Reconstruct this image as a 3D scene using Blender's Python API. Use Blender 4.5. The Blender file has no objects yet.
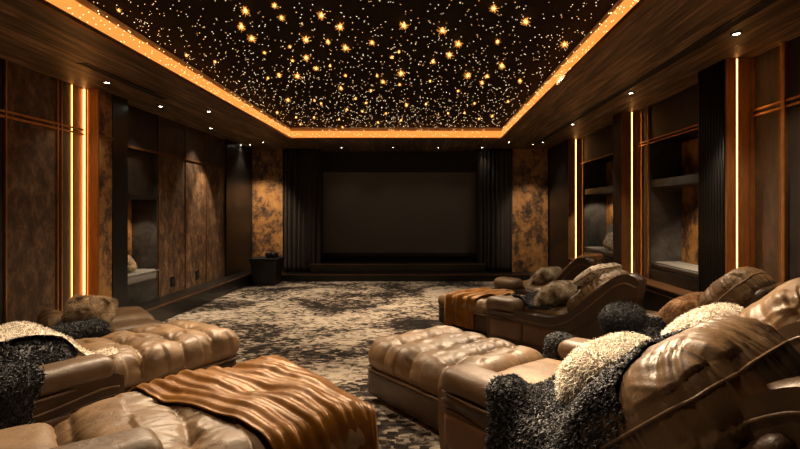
import bpy, math, random
import numpy as np
from mathutils import Vector, Matrix
from mathutils.bvhtree import BVHTree

# ------------------------------------------------------------------ camera, world, exposure
S = bpy.context.scene
COL = S.collection
F = 480.0
CAMZ = 1.5
cam_d = bpy.data.cameras.new('camera')
cam = bpy.data.objects.new('camera', cam_d); COL.objects.link(cam)
cam.location = (0, 0, CAMZ); cam.rotation_euler = (math.pi / 2, 0, 0)
cam_d.sensor_width = 36; cam_d.lens = 36 * F / 800
cam_d.shift_x = -25 / 800; cam_d.shift_y = -12.5 / 800
cam_d.clip_start = 0.05
S.camera = cam
S.view_settings.view_transform = 'Standard'
S.view_settings.look = 'None'
S.view_settings.gamma = 1
S.view_settings.use_curve_mapping = False
S.view_settings.exposure = 0.6
W = bpy.data.worlds.new('world'); S.world = W; W.use_nodes = True
W.node_tree.nodes['Background'].inputs[0].default_value = (1.0, 0.75, 0.5, 1)
W.node_tree.nodes['Background'].inputs[1].default_value = 0.02
S.cycles.max_bounces = 8
S.cycles.use_denoising = True

SOF = 2.93      # soffit height
TOP = 3.13      # star ceiling height
HX0, HX1, HY0, HY1 = -2.65, 1.52, -0.4, 9.4   # recess of the star ceiling
XL, XR = -3.95, 3.04
YB = 10.85

def spot(loc, target, power, size_deg, blend=0.6, radius=0.05, color=(1, .76, .51)):
    l = bpy.data.lights.new('spot_light', 'SPOT')
    l.energy = power; l.spot_size = math.radians(size_deg); l.spot_blend = blend
    l.shadow_soft_size = radius; l.color = color
    o = bpy.data.objects.new('spot_light', l); COL.objects.link(o)
    o.location = loc
    d = Vector(target) - Vector(loc)
    o.rotation_euler = d.to_track_quat('-Z', 'Y').to_euler()
    return o

# added spots without fixtures, standing in for ceiling and downlight glow
KEY = [
    ((-1.6, 5.4, 3.06), (-1.3, 2.9, .4), 330, 62),
    ((0.9, 5.6, 3.06), (0.2, 3.2, .4), 400, 60),
    ((0.6, 4.4, 3.06), (1.5, 2.5, .8), 520, 62),
    ((0.1, 7.0, 3.06), (-1.0, 6.6, 0), 330, 110),
    ((-1.2, 8.6, 3.06), (-1.3, 8.0, 0), 150, 110),
    ((1.2, 7.6, 3.06), (1.1, 5.3, .5), 200, 50),
    ((-2.3, 5.0, 3.06), (-2.5, 3.2, .5), 290, 75),
    ((1.3, 5.4, 3.02), (2.4, 3.7, .6), 230, 60),
    ((-0.4, 2.2, 3.06), (-0.4, 3.2, .2), 60, 130),
    ((0.1, 3.3, 3.06), (1.3, 2.3, .7), 170, 55),
]
for a, b, p, s in KEY:
    spot(a, b, p, s, 0.8, 0.10)

# ------------------------------------------------------------------ numpy helpers
def hsh(ix, iy, iz, seed):
    n = (ix * 374761393 + iy * 668265263 + iz * 2147483647 + seed * 1274126177) & 0xffffffff
    n = ((n ^ (n >> 13)) * 1274126177) & 0xffffffff
    n = n ^ (n >> 16)
    return (n & 0xffff) / 65535.0

def vn(p, seed=0):
    """smooth value noise, p (N,3) -> (-1..1)"""
    p = np.asarray(p, float)
    i = np.floor(p).astype(np.int64); f = p - i
    f = f * f * (3 - 2 * f)
    r = 0
    for dx in (0, 1):
        for dy in (0, 1):
            for dz in (0, 1):
                w = (f[:, 0] if dx else 1 - f[:, 0]) * (f[:, 1] if dy else 1 - f[:, 1]) * (f[:, 2] if dz else 1 - f[:, 2])
                r = r + w * hsh(i[:, 0] + dx, i[:, 1] + dy, i[:, 2] + dz, seed)
    return r * 2 - 1

def fbm(p, seed=0, o=3):
    p = np.asarray(p, float); r = 0; a = 1; t = 0
    for k in range(o):
        r = r + a * vn(p * (2 ** k), seed + k * 7); t += a; a *= .5
    return r / t

def normals(V, Fc):
    N = np.zeros_like(V)
    a, b, c, d = V[Fc[:, 0]], V[Fc[:, 1]], V[Fc[:, 2]], V[Fc[:, 3]]
    n = np.cross(c - a, d - b)
    for k in range(4):
        np.add.at(N, Fc[:, k], n)
    l = np.linalg.norm(N, axis=1); l[l == 0] = 1
    return N / l[:, None]

def rbox(hx, hy, hz, r, d=0.03):
    """rounded box, half sizes, fine quad grid of spacing d"""
    V = []; Q = []; base = 0
    h = (hx, hy, hz)
    for ax in range(3):
        a, b = (ax + 1) % 3, (ax + 2) % 3
        na = max(2, int(round(2 * h[a] / d))); nb = max(2, int(round(2 * h[b] / d)))
        # denser near the edges
        ga = np.linspace(-1, 1, na + 1) * h[a]; gb = np.linspace(-1, 1, nb + 1) * h[b]
        for sgn in (-1, 1):
            A, B = np.meshgrid(ga, gb, indexing='ij')
            P = np.zeros((A.size, 3)); P[:, ax] = sgn * h[ax]; P[:, a] = A.ravel(); P[:, b] = B.ravel()
            V.append(P)
            i, j = np.meshgrid(np.arange(na), np.arange(nb), indexing='ij')
            q = np.stack([i * (nb + 1) + j, (i + 1) * (nb + 1) + j, (i + 1) * (nb + 1) + j + 1, i * (nb + 1) + j + 1], -1).reshape(-1, 4)
            if sgn < 0: q = q[:, ::-1]
            Q.append(q + base); base += len(P)
    V = np.concatenate(V); Q = np.concatenate(Q)
    key = np.round(V * 20000).astype(np.int64)
    _, idx, inv = np.unique(key, axis=0, return_index=True, return_inverse=True)
    V = V[idx]; Q = inv.reshape(-1)[Q]
    hh = np.array(h); rr = min(r, min(h) * .999)
    inner = np.clip(V, -(hh - rr), hh - rr)
    dd = V - inner; l = np.linalg.norm(dd, axis=1); l[l == 0] = 1
    V = inner + dd / l[:, None] * rr
    return V, Q

def mesh_np(name, V, Fs, mat, parent=None, smooth=True, tris=None):
    m = bpy.data.meshes.new(name)
    V = np.asarray(V, float)
    faces = Fs if isinstance(Fs, list) else Fs.tolist()
    if tris is not None: faces = faces + tris.tolist()
    m.from_pydata(V.tolist(), [], faces)
    m.update()
    if smooth: m.polygons.foreach_set('use_smooth', [True] * len(m.polygons))
    m.materials.append(mat)
    o = bpy.data.objects.new(name, m); COL.objects.link(o)
    if parent is not None: o.parent = parent
    return o

def sm(x, a, b):
    t = np.clip((x - a) / (b - a), 0, 1)
    return t * t * (3 - 2 * t)

# ------------------------------------------------------------------ plain-mesh collector
class MB:
    def __init__(s): s.v = []; s.f = []
    def box(s, x0, x1, y0, y1, z0, z1):
        b = len(s.v)
        s.v += [(x0, y0, z0), (x1, y0, z0), (x1, y1, z0), (x0, y1, z0), (x0, y0, z1), (x1, y0, z1), (x1, y1, z1), (x0, y1, z1)]
        s.f += [[b + i for i in q] for q in ((0, 3, 2, 1), (4, 5, 6, 7), (0, 1, 5, 4), (1, 2, 6, 5), (2, 3, 7, 6), (3, 0, 4, 7))]
        return s
    def tube(s, pts, r, sides=8, cap=True):
        pts = [Vector(p) for p in pts]; b = len(s.v); n = len(pts)
        up = Vector((0, 0, 1)); prev = None
        for i, p in enumerate(pts):
            t = (pts[min(i + 1, n - 1)] - pts[max(i - 1, 0)]).normalized()
            if prev is None:
                a = t.cross(up)
                if a.length < .01: a = t.cross(Vector((1, 0, 0)))
            else:
                a = prev - t * prev.dot(t)
            a.normalize(); prev = a.copy(); c = t.cross(a)
            rr = r[i] if isinstance(r, (list, tuple)) else r
            for k in range(sides):
                an = 2 * math.pi * k / sides
                s.v.append(tuple(p + (a * math.cos(an) + c * math.sin(an)) * rr))
        for i in range(n - 1):
            for k in range(sides):
                k2 = (k + 1) % sides
                s.f.append([b + i * sides + k, b + (i + 1) * sides + k, b + (i + 1) * sides + k2, b + i * sides + k2])
        if cap:
            s.f.append([b + k for k in range(sides)]); s.f.append([b + (n - 1) * sides + k for k in range(sides)][::-1])
        return s
    def lathe(s, prof, cx, cy, z0, n=24):
        b = len(s.v); m = len(prof)
        for k in range(n):
            a = 2 * math.pi * k / n
            for (r, z) in prof: s.v.append((cx + r * math.cos(a), cy + r * math.sin(a), z0 + z))
        for k in range(n):
            k2 = (k + 1) % n
            for i in range(m - 1):
                s.f.append([b + k * m + i, b + k2 * m + i, b + k2 * m + i + 1, b + k * m + i + 1])
        return s
    def build(s, name, mat, parent=None, smooth=False, bevel=0):
        m = bpy.data.meshes.new(name); m.from_pydata([tuple(v) for v in s.v], [], s.f); m.update()
        if smooth: m.polygons.foreach_set('use_smooth', [True] * len(m.polygons))
        m.materials.append(mat)
        o = bpy.data.objects.new(name, m); COL.objects.link(o)
        if parent is not None: o.parent = parent
        if bevel:
            b = o.modifiers.new('bevel', 'BEVEL'); b.width = bevel; b.segments = 2
            b.limit_method = 'ANGLE'
        return o

def tag(o, label=None, cat=None, group=None, kind=None):
    if label: o['label'] = label
    if cat: o['category'] = cat
    if group: o['group'] = group
    if kind: o['kind'] = kind
    return o

def empty(name, loc=(0, 0, 0), rz=0.0, **k):
    o = bpy.data.objects.new(name, None); COL.objects.link(o)
    o.location = loc; o.rotation_euler = (0, 0, rz); o.empty_display_size = .1
    tag(o, **k)
    return o

def bxo(name, x0, x1, y0, y1, z0, z1, mat, parent=None, bevel=0, kind=None):
    o = MB().box(min(x0, x1), max(x0, x1), min(y0, y1), max(y0, y1), z0, z1).build(name, mat, parent, bevel=bevel)
    if kind: o['kind'] = kind
    return o

# ------------------------------------------------------------------ materials
def newmat(name):
    m = bpy.data.materials.new(name); m.use_nodes = True
    nt = m.node_tree; b = nt.nodes['Principled BSDF']
    return m, nt, b

def N(nt, t, **kw):
    n = nt.nodes.new(t)
    for k, v in kw.items():
        if k.startswith('i_'): n.inputs[k[2:].replace('_', ' ')].default_value = v
        else: setattr(n, k, v)
    return n

def ramp(nt, fac, stops):
    r = nt.nodes.new('ShaderNodeValToRGB')
    e = r.color_ramp.elements
    while len(e) < len(stops): e.new(0.5)
    for k, (p, c) in enumerate(stops):
        e[k].position = p; e[k].color = (c[0], c[1], c[2], 1)
    nt.links.new(fac, r.inputs[0])
    return r

def tex(nt, scale=(1, 1, 1), kind='Object'):
    tc = nt.nodes.new('ShaderNodeTexCoord'); mp = nt.nodes.new('ShaderNodeMapping')
    mp.inputs['Scale'].default_value = scale
    nt.links.new(tc.outputs[kind], mp.inputs[0])
    return mp.outputs[0]

def noise(nt, vec, scale, detail=4, rough=.55, dist=0):
    n = nt.nodes.new('ShaderNodeTexNoise'); nt.links.new(vec, n.inputs['Vector'])
    n.inputs['Scale'].default_value = scale; n.inputs['Detail'].default_value = detail
    n.inputs['Roughness'].default_value = rough; n.inputs['Distortion'].default_value = dist
    return n.outputs['Fac']

def bump(nt, b, h, strength, dist=.01):
    n = nt.nodes.new('ShaderNodeBump'); n.inputs['Strength'].default_value = strength; n.inputs['Distance'].default_value = dist
    nt.links.new(h, n.inputs['Height']); nt.links.new(n.outputs[0], b.inputs['Normal'])

def plain(name, c, rough=.5, metal=0, spec=.5):
    m, nt, b = newmat(name)
    b.inputs['Base Color'].default_value = (*c, 1); b.inputs['Roughness'].default_value = rough
    b.inputs['Metallic'].default_value = metal; b.inputs['Specular IOR Level'].default_value = spec
    v = tex(nt); f = noise(nt, v, 40, 3)
    bump(nt, b, f, .08, .002)
    return m

def emit(name, c, s, base=(0, 0, 0)):
    m, nt, b = newmat(name)
    b.inputs['Base Color'].default_value = (*base, 1)
    b.inputs['Emission Color'].default_value = (*c, 1); b.inputs['Emission Strength'].default_value = s
    return m

def noisy(name, stops, scale, vscale=(1, 1, 1), rough=.5, metal=0, bstr=.3, detail=5, dist=0, bscale=None, kind='Object', spec=.5):
    m, nt, b = newmat(name)
    v = tex(nt, vscale, kind); f = noise(nt, v, scale, detail, .78 if detail > 8 else .6, dist)
    r = ramp(nt, f, stops); nt.links.new(r.outputs[0], b.inputs['Base Color'])
    b.inputs['Roughness'].default_value = rough; b.inputs['Metallic'].default_value = metal
    b.inputs['Specular IOR Level'].default_value = spec
    f2 = noise(nt, v, bscale or scale * 3, 4)
    bump(nt, b, f2, bstr, .01)
    return m

def leather(name, dark, mid, light, rough=.4):
    m, nt, b = newmat(name)
    v = tex(nt)
    f = noise(nt, v, 3.2, 5, .6, .4)
    r = ramp(nt, f, [(.25, dark), (.5, mid), (.78, light)])
    nt.links.new(r.outputs[0], b.inputs['Base Color'])
    rr = nt.nodes.new('ShaderNodeMapRange'); nt.links.new(noise(nt, v, 9, 3), rr.inputs[0])
    rr.inputs[3].default_value = rough - .1; rr.inputs[4].default_value = rough + .14
    nt.links.new(rr.outputs[0], b.inputs['Roughness'])
    vo = nt.nodes.new('ShaderNodeTexVoronoi'); nt.links.new(v, vo.inputs['Vector']); vo.inputs['Scale'].default_value = 170
    mx = nt.nodes.new('ShaderNodeMath'); mx.operation = 'MULTIPLY_ADD'
    nt.links.new(vo.outputs['Distance'], mx.inputs[0]); mx.inputs[1].default_value = .12
    w = noise(nt, tex(nt, (1, 1, 1)), 16, 4, .6, 1.4)
    nt.links.new(w, mx.inputs[2])
    bump(nt, b, mx.outputs[0], .28, .012)
    b.inputs['Coat Weight'].default_value = .05; b.inputs['Coat Roughness'].default_value = .3
    return m

M = {}
M['leather_top'] = leather('tan leather', (.10, .055, .025), (.20, .120, .056), (.31, .19, .095), .47)
M['leather_back'] = leather('taupe brown leather', (.075, .042, .019), (.15, .088, .041), (.24, .148, .073), .42)
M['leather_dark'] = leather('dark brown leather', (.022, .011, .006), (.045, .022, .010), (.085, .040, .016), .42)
M['leather_arm'] = leather('brown arm leather', (.06, .033, .014), (.12, .069, .032), (.20, .12, .058), .48)
M['leather_pad'] = leather('reddish pad leather', (.07, .03, .012), (.13, .058, .024), (.22, .105, .045), .42)
M['piping'] = leather('piping leather', (.10, .055, .028), (.17, .10, .052), (.25, .15, .08), .4)
M['black'] = plain('black lacquer', (.008, .007, .006), .35)
M['blackmatte'] = plain('black matte', (.012, .010, .009), .8)
M['steel'] = plain('dark steel', (.05, .045, .04), .4, .8)
M['copper'] = noisy('brushed copper panel', [(.3, (.26, .11, .035)), (.7, (.42, .20, .07))], 14, (4, 4, .3), .42, .55, .15)
M['brass'] = noisy('brass trim', [(.3, (.50, .24, .08)), (.7, (.70, .38, .15))], 20, (1, 1, .4), .34, .85, .1)
M['bronze'] = noisy('bronze trim', [(.3, (.14, .065, .028)), (.7, (.26, .13, .06))], 20, (1, 1, .4), .45, .7, .1)
M['rust'] = noisy('rusted stone panel', [(.38, (.010, .007, .005)), (.46, (.09, .040, .013)), (.52, (.28, .13, .036)), (.70, (.48, .25, .075))], 4.0, (1, 1, .8), .62, 0, .7, 12, .15)
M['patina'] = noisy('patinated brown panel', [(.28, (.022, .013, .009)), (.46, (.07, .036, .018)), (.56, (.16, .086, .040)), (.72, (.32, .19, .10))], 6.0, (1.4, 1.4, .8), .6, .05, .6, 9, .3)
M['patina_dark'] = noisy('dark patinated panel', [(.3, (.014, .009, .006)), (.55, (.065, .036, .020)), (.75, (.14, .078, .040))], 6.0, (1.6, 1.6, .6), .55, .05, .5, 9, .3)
M['stone'] = noisy('speckled dark stone', [(.35, (.010, .009, .008)), (.60, (.055, .050, .045)), (.78, (.13, .12, .105))], 3.4, (1, 1, 1), .45, 0, .25, 9, .6)
M['darkpanel'] = noisy('dark smoked panel', [(.3, (.010, .006, .004)), (.7, (.034, .021, .013))], 6, (1, 1, .5), .5, 0, .1)
M['screen'] = plain('dark screen cloth', (.085, .076, .068), .65)
M['curtain'] = noisy('charcoal velvet curtain', [(.3, (.012, .008, .006)), (.7, (.030, .020, .014))], 30, (1, 1, .2), .85, 0, .2)
M['benchpad'] = noisy('grey bench fabric', [(.3, (.16, .15, .135)), (.7, (.24, .225, .20))], 60, (1, 1, 1), .85, 0, .4)
M['led'] = emit('warm led strip', (1.0, .42, .11), 5)
M['led_soft'] = emit('amber led strip', (1.0, .42, .08), 4.0)
M['cove_led'] = emit('amber cove led', (1.0, .30, .055), .85)
M['cove_dot'] = emit('cove led dot', (1.0, .60, .24), 2.6)
M['lamp'] = emit('downlight lens', (1.0, .86, .66), 22)
M['star_small'] = emit('star point light', (1.0, .74, .46), 2.2)
M['star_dim'] = emit('amber star point light', (1.0, .5, .17), 1.3)
M['star_core'] = emit('starburst core', (1.0, .56, .17), 3.5)
M['star_ray'] = emit('starburst ray', (1.0, .38, .07), 2.2)
M['starceil'] = plain('black star ceiling panel', (.018, .013, .010), .9, spec=.1)
M['riser'] = plain('cream cove riser', (.75, .55, .32), .7)
M['velvet'] = None
M['gold'] = None
# velvet
def velvet(name, a, b_, sheen=.8):
    m, nt, b = newmat(name)
    v = tex(nt); f = noise(nt, v, 7, 5, .6, .5)
    r = ramp(nt, f, [(.3, a), (.7, b_)]); nt.links.new(r.outputs[0], b.inputs['Base Color'])
    b.inputs['Roughness'].default_value = .42; b.inputs['Specular IOR Level'].default_value = .45; b.inputs['Specular Tint'].default_value = (1, .6, .25, 1)
    b.inputs['Sheen Weight'].default_value = sheen; b.inputs['Sheen Roughness'].default_value = .35
    b.inputs['Sheen Tint'].default_value = (1, .62, .28, 1)
    bump(nt, b, noise(nt, tex(nt), 60, 3), .15, .004)
    return m
M['gold'] = velvet('burnt gold velvet', (.12, .043, .006), (.26, .105, .017), .2)
M['caramel'] = velvet('caramel velvet', (.14, .062, .022), (.28, .13, .05), .5)
def furmat(name, stops, rough=.55, scale=40):
    m, nt, b = newmat(name)
    v = tex(nt); f = noise(nt, v, scale, 2)
    r = ramp(nt, f, stops); nt.links.new(r.outputs[0], b.inputs['Base Color'])
    b.inputs['Roughness'].default_value = rough
    b.inputs['Specular IOR Level'].default_value = .35
    return m
M['blackfur'] = furmat('black curly wool', [(.3, (.010, .010, .012)), (.55, (.042, .041, .044)), (.75, (.14, .135, .135))], .5)
M['creamfur'] = furmat('cream shaggy wool', [(.3, (.55, .45, .33)), (.45, (.84, .75, .62)), (.7, (.95, .90, .80))], .6, 30)
M['tanfur'] = furmat('tan tipped fur', [(.32, (.10, .055, .03)), (.45, (.48, .34, .20)), (.7, (.85, .70, .50))], .6, 9)
M['greyfur'] = furmat('grey brown fur', [(.32, (.12, .085, .05)), (.45, (.42, .33, .22)), (.65, (.80, .68, .50))], .6, 9)
M['caramelfur'] = furmat('caramel fur', [(.3, (.14, .06, .022)), (.5, (.38, .19, .075)), (.7, (.62, .38, .19))], .6, 12)

def pattern(name, a, b_, sc):
    m, nt, b = newmat(name)
    v = tex(nt); w = nt.nodes.new('ShaderNodeTexVoronoi'); nt.links.new(v, w.inputs[0]); w.inputs['Scale'].default_value = sc
    r = ramp(nt, w.outputs['Distance'], [(.25, a), (.5, b_)]); nt.links.new(r.outputs[0], b.inputs['Base Color'])
    b.inputs['Roughness'].default_value = .8
    bump(nt, b, w.outputs['Distance'], .5, .01)
    return m
M['patterned'] = pattern('woven patterned fabric', (.10, .075, .05), (.46, .38, .28), 26)

def wood_soffit():
    m, nt, b = newmat('dark plank soffit')
    v = tex(nt, (9, .55, 1)); f = noise(nt, v, 2.2, 9, .65, .7)
    r = ramp(nt, f, [(.34, (.022, .012, .007)), (.46, (.10, .058, .030)), (.56, (.25, .155, .086)), (.7, (.48, .32, .19))])
    tc = nt.nodes.new('ShaderNodeTexCoord'); sp = nt.nodes.new('ShaderNodeSeparateXYZ'); nt.links.new(tc.outputs['Object'], sp.inputs[0])
    fr = nt.nodes.new('ShaderNodeMath'); fr.operation = 'MULTIPLY'; nt.links.new(sp.outputs[0], fr.inputs[0]); fr.inputs[1].default_value = 1 / .19
    fr2 = nt.nodes.new('ShaderNodeMath'); fr2.operation = 'FRACT'; nt.links.new(fr.outputs[0], fr2.inputs[0])
    cmp_ = nt.nodes.new('ShaderNodeMath'); cmp_.operation = 'GREATER_THAN'; nt.links.new(fr2.outputs[0], cmp_.inputs[0]); cmp_.inputs[1].default_value = .035
    fl = nt.nodes.new('ShaderNodeMath'); fl.operation = 'FLOOR'; nt.links.new(fr.outputs[0], fl.inputs[0])
    wn = nt.nodes.new('ShaderNodeTexWhiteNoise'); wn.noise_dimensions = '1D'; nt.links.new(fl.outputs[0], wn.inputs['W'])
    mr = nt.nodes.new('ShaderNodeMapRange'); nt.links.new(wn.outputs['Value'], mr.inputs[0]); mr.inputs[3].default_value = .65; mr.inputs[4].default_value = 1.15
    mu = nt.nodes.new('ShaderNodeMath'); mu.operation = 'MULTIPLY'; nt.links.new(cmp_.outputs[0], mu.inputs[0]); nt.links.new(mr.outputs[0], mu.inputs[1])
    mix = nt.nodes.new('ShaderNodeMix'); mix.data_type = 'RGBA'; mix.blend_type = 'MULTIPLY'; mix.inputs[0].default_value = 1
    nt.links.new(r.outputs[0], mix.inputs[6]); nt.links.new(mu.outputs[0], mix.inputs[7])
    nt.links.new(mix.outputs[2], b.inputs['Base Color'])
    b.inputs['Roughness'].default_value = .5
    bump(nt, b, f, .3, .01)
    return m
M['soffit'] = wood_soffit()

def carpet():
    m, nt, b = newmat('distressed carpet')
    v = tex(nt, (1, 1, 1))
    big = noise(nt, v, .9, 4, .55, .8)
    midn = noise(nt, tex(nt, (1.0, 1.3, 1)), 5.5, 6, .8, .4)
    vo = nt.nodes.new('ShaderNodeTexVoronoi'); vo.distance = 'CHEBYCHEV'; nt.links.new(tex(nt, (17, 24, 1)), vo.inputs['Vector']); vo.inputs['Scale'].default_value = 1
    wn = nt.nodes.new('ShaderNodeSeparateColor'); nt.links.new(vo.outputs['Color'], wn.inputs[0])
    a1 = nt.nodes.new('ShaderNodeMath'); a1.operation = 'MULTIPLY'; nt.links.new(big, a1.inputs[0]); a1.inputs[1].default_value = 1.25
    a2 = nt.nodes.new('ShaderNodeMath'); a2.operation = 'MULTIPLY_ADD'; nt.links.new(midn, a2.inputs[0]); a2.inputs[1].default_value = .75; nt.links.new(a1.outputs[0], a2.inputs[2])
    a3 = nt.nodes.new('ShaderNodeMath'); a3.operation = 'MULTIPLY_ADD'; nt.links.new(wn.outputs[0], a3.inputs[0]); a3.inputs[1].default_value = .30; nt.links.new(a2.outputs[0], a3.inputs[2])
    a4 = nt.nodes.new('ShaderNodeMath'); a4.operation = 'MULTIPLY'; nt.links.new(a3.outputs[0], a4.inputs[0]); a4.inputs[1].default_value = .6
    r = ramp(nt, a4.outputs[0], [(.575, (.016, .013, .012)), (.66, (.055, .043, .035)), (.705, (.26, .21, .165)), (.80, (.54, .46, .37))])
    nt.links.new(r.outputs[0], b.inputs['Base Color'])
    b.inputs['Roughness'].default_value = .95; b.inputs['Specular IOR Level'].default_value = .1
    bump(nt, b, noise(nt, v, 90, 3), .5, .01)
    return m
M['carpet'] = carpet()

# ------------------------------------------------------------------ room shell
ST = 'structure'
bxo('floor', -4.7, 3.8, -1.4, 11.6, -.1, 0, M['carpet'], kind=ST)
bxo('wall_left', -4.75, -4.6, -1.4, 11.6, 0, 3.3, M['blackmatte'], kind=ST)
bxo('wall_right', 3.65, 3.8, -1.4, 11.6, 0, 3.3, M['blackmatte'], kind=ST)
bxo('wall_rear', -4.6, 3.65, -1.4, -1.25, 0, 3.3, M['patina_dark'], kind=ST)
bxo('wall_screen', -4.6, 3.65, 11.35, 11.6, 0, 3.3, M['blackmatte'], kind=ST)
sf = MB()
sf.box(-4.6, HX0, -1.25, 11.35, SOF, TOP + .02); sf.box(HX1, 3.65, -1.25, 11.35, SOF, TOP + .02)
sf.box(HX0, HX1, HY1, 11.35, SOF, TOP + .02); sf.box(HX0, HX1, -1.25, HY0, SOF, TOP + .02)
tag(sf.build('ceiling_soffit', M['soffit']), kind=ST)
bxo('ceiling', -4.6, 3.65, -1.25, 11.35, TOP + .02, TOP + .15, M['starceil'], kind=ST)
# cove riser, lip and led
rz = MB(); t = .012
rz.box(HX0, HX0 + t, HY0, HY1, SOF + .02, TOP + .02); rz.box(HX1 - t, HX1, HY0, HY1, SOF + .02, TOP + .02)
rz.box(HX0 + t, HX1 - t, HY1 - t, HY1, SOF + .02, TOP + .02); rz.box(HX0 + t, HX1 - t, HY0, HY0 + t, SOF + .02, TOP + .02)
tag(rz.build('trim_cove_riser', M['riser']), kind=ST)
lp = MB(); e = .05
lp.box(HX0, HX0 + e, HY0, HY1, SOF - .012, SOF + .02); lp.box(HX1 - e, HX1, HY0, HY1, SOF - .012, SOF + .02)
lp.box(HX0 + e, HX1 - e, HY1 - e, HY1, SOF - .012, SOF + .02); lp.box(HX0 + e, HX1 - e, HY0, HY0 + e, SOF - .012, SOF + .02)
tag(lp.build('trim_cove_lip', M['bronze']), kind=ST)
cl = MB(); a0, a1 = .013, .035; z0, z1 = SOF + .021, SOF + .15
cl.box(HX0 + a0, HX0 + a1, HY0 + a1, HY1 - a1, z0, z1); cl.box(HX1 - a1, HX1 - a0, HY0 + a1, HY1 - a1, z0, z1)
cl.box(HX0 + a0, HX1 - a0, HY1 - a1, HY1 - a0, z0, z1)
cvo = cl.build('cove_light', M['cove_led'])
dots = MB(); g_ = random.Random(4)
for k in range(420):
    y = HY0 + .1 + (HY1 - HY0 - .2) * k / 420
    for sx in (HX0 + a1, HX1 - a1):
        if k < 60: continue
        zz = g_.uniform(z0 + .01, z1 + .03); q = .0032
        yy = y + g_.uniform(-.02, .02)
        if g_.random() < .7: dots.box(sx - q, sx + q, yy - q, yy + q, zz - q, zz + q)
for k in range(90):
    x = HX0 + .06 + (HX1 - HX0 - .12) * k / 90 + g_.uniform(-.01, .01); zz = g_.uniform(z0 + .01, z1 + .03); q = .0045
    if g_.random() < .8: dots.box(x - q, x + q, HY1 - a1 - q, HY1 - a1 + q, zz - q, zz + q)
tag(dots.build('led_bead', M['cove_dot'], cvo), kind='stuff')
tag(cvo, 'glowing amber light strip running round the edge of the star ceiling recess', 'strip light')

# ---- left wall
def lbox(name, x, y0, y1, z0, z1, mat, kind=ST, xb=-4.6, parent=None, bevel=0):
    return bxo(name, xb, x, y0, y1, z0, z1, mat, parent, bevel, kind)
lbox('wall_panel', XL, -1.25, 4.53, 0, SOF, M['darkpanel'])
lbox('wall_panel', XL, 4.53, 5.15, 0, SOF, M['patina'])
lbox('wall_panel', XL, 5.15, 5.35, 0, SOF, M['patina_dark'])
lbox('wall_panel', XL, 5.35, 5.58, 0, SOF, M['copper'])
lbox('wall_pilaster', -3.80, 5.58, 5.60, 0, SOF, M['copper'])
lbox('wall_pilaster', -3.80, 5.60, 5.83, 0, SOF, M['rust'])
lbox('wall_pilaster', -3.79, 5.83, 6.12, 0, SOF, M['black'])
for i, (y0, y1) in enumerate(((7.10, 7.90), (7.905, 8.66), (8.665, 9.43))):
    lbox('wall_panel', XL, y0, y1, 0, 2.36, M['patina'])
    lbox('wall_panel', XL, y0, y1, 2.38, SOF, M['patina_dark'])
lbox('wall_panel', XL + .05, 9.43, YB, 0, SOF, M['black'])
# niche
lbox('wall_niche', XL, 6.12, 7.10, 0, .52, M['stone'])
lbox('wall_niche', -4.32, 6.12, 7.08, .52, 1.68, M['rust'])
lbox('wall_niche', XL, 7.07, 7.10, .52, 2.36, M['stone'])
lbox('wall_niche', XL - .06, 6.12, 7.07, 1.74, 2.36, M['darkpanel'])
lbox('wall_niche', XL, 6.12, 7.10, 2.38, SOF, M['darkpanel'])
bxo('wall_shelf', -4.32, XL + .02, 6.12, 7.07, 1.68, 1.735, M['steel'], kind=ST)
# trims on the left wall
tr = MB()
for y in (5.145, 5.20): tr.box(XL, XL + .02, y - .010, y + .010, 0, SOF)
tr.box(XL, XL + .02, 4.50, 4.515, 0, SOF)
tr.box(XL + .0, XL + .018, 4.2, 5.56, 2.385, 2.405); tr.box(XL, XL + .018, 4.2, 5.56, 2.435, 2.455)
tag(tr.build('trim_1', M['brass']), kind=ST)
tr = MB()
for y in (7.105, 7.9, 8.66, 9.425): tr.box(XL, XL + .015, y - .010, y + .010, .25, SOF)
tr.box(XL, XL + .018, 6.12, 9.43, 2.355, 2.385)
tr.box(-3.80, -3.785, 5.60, 5.83, 2.37, 2.40)
tag(tr.build('trim_2', M['bronze']), kind=ST)
bxo('baseboard_left', XL, -3.60, 3.6, 10.36, 0, .22, M['black'], kind=ST)
bxo('baseboard_left', XL, -3.60, 3.6, 10.36, .22, .235, M['black'], kind=ST)
bxo('trim_3', -3.60, -3.588, 3.6, 10.36, .215, .235, M['bronze'], kind=ST)

def led(x0, x1, y0, y1, z0, z1, label, mat='led'):
    r = empty('led_strip', ((x0 + x1) / 2, (y0 + y1) / 2, z0), label=label, cat='strip light')
    cx, cy = (x0 + x1) / 2, (y0 + y1) / 2
    MB().box(x0 - cx, x1 - cx, y0 - cy, y1 - cy, 0, z1 - z0).build('diffuser', M[mat], r)
    yb, yf = y1 - cy, y0 - cy + .002
    k = MB(); k.box(x0 - cx - .006, x0 - cx - .0005, yf, yb, -.008, z1 - z0 + .004); k.box(x1 - cx + .0005, x1 - cx + .006, yf, yb, -.008, z1 - z0 + .004)
    k.build('channel', M['bronze'], r)
    return r
led(XL, XL + .022, 5.545, 5.568, .26, SOF - .01, 'brightest vertical light strip on the left wall, beside the copper pilaster')
led(XL, XL + .012, 5.36, 5.374, .26, SOF - .01, 'thinner yellow vertical light strip on the left wall, beside the brass trims', 'led_soft')

for y in (7.5, 8.32):
    r = empty('wall_outlet', (XL, y, .34), label='small black wall outlet low on the left wall panel ' + ('next to the window seat' if y < 8 else 'under the lit patch of panel'), cat='outlet')
    MB().box(0, .012, -.06, .06, 0, .15).build('plate', M['black'], r, bevel=.003)
    MB().box(.012, .018, -.025, .025, .03, .12).build('socket', M['blackmatte'], r)

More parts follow.
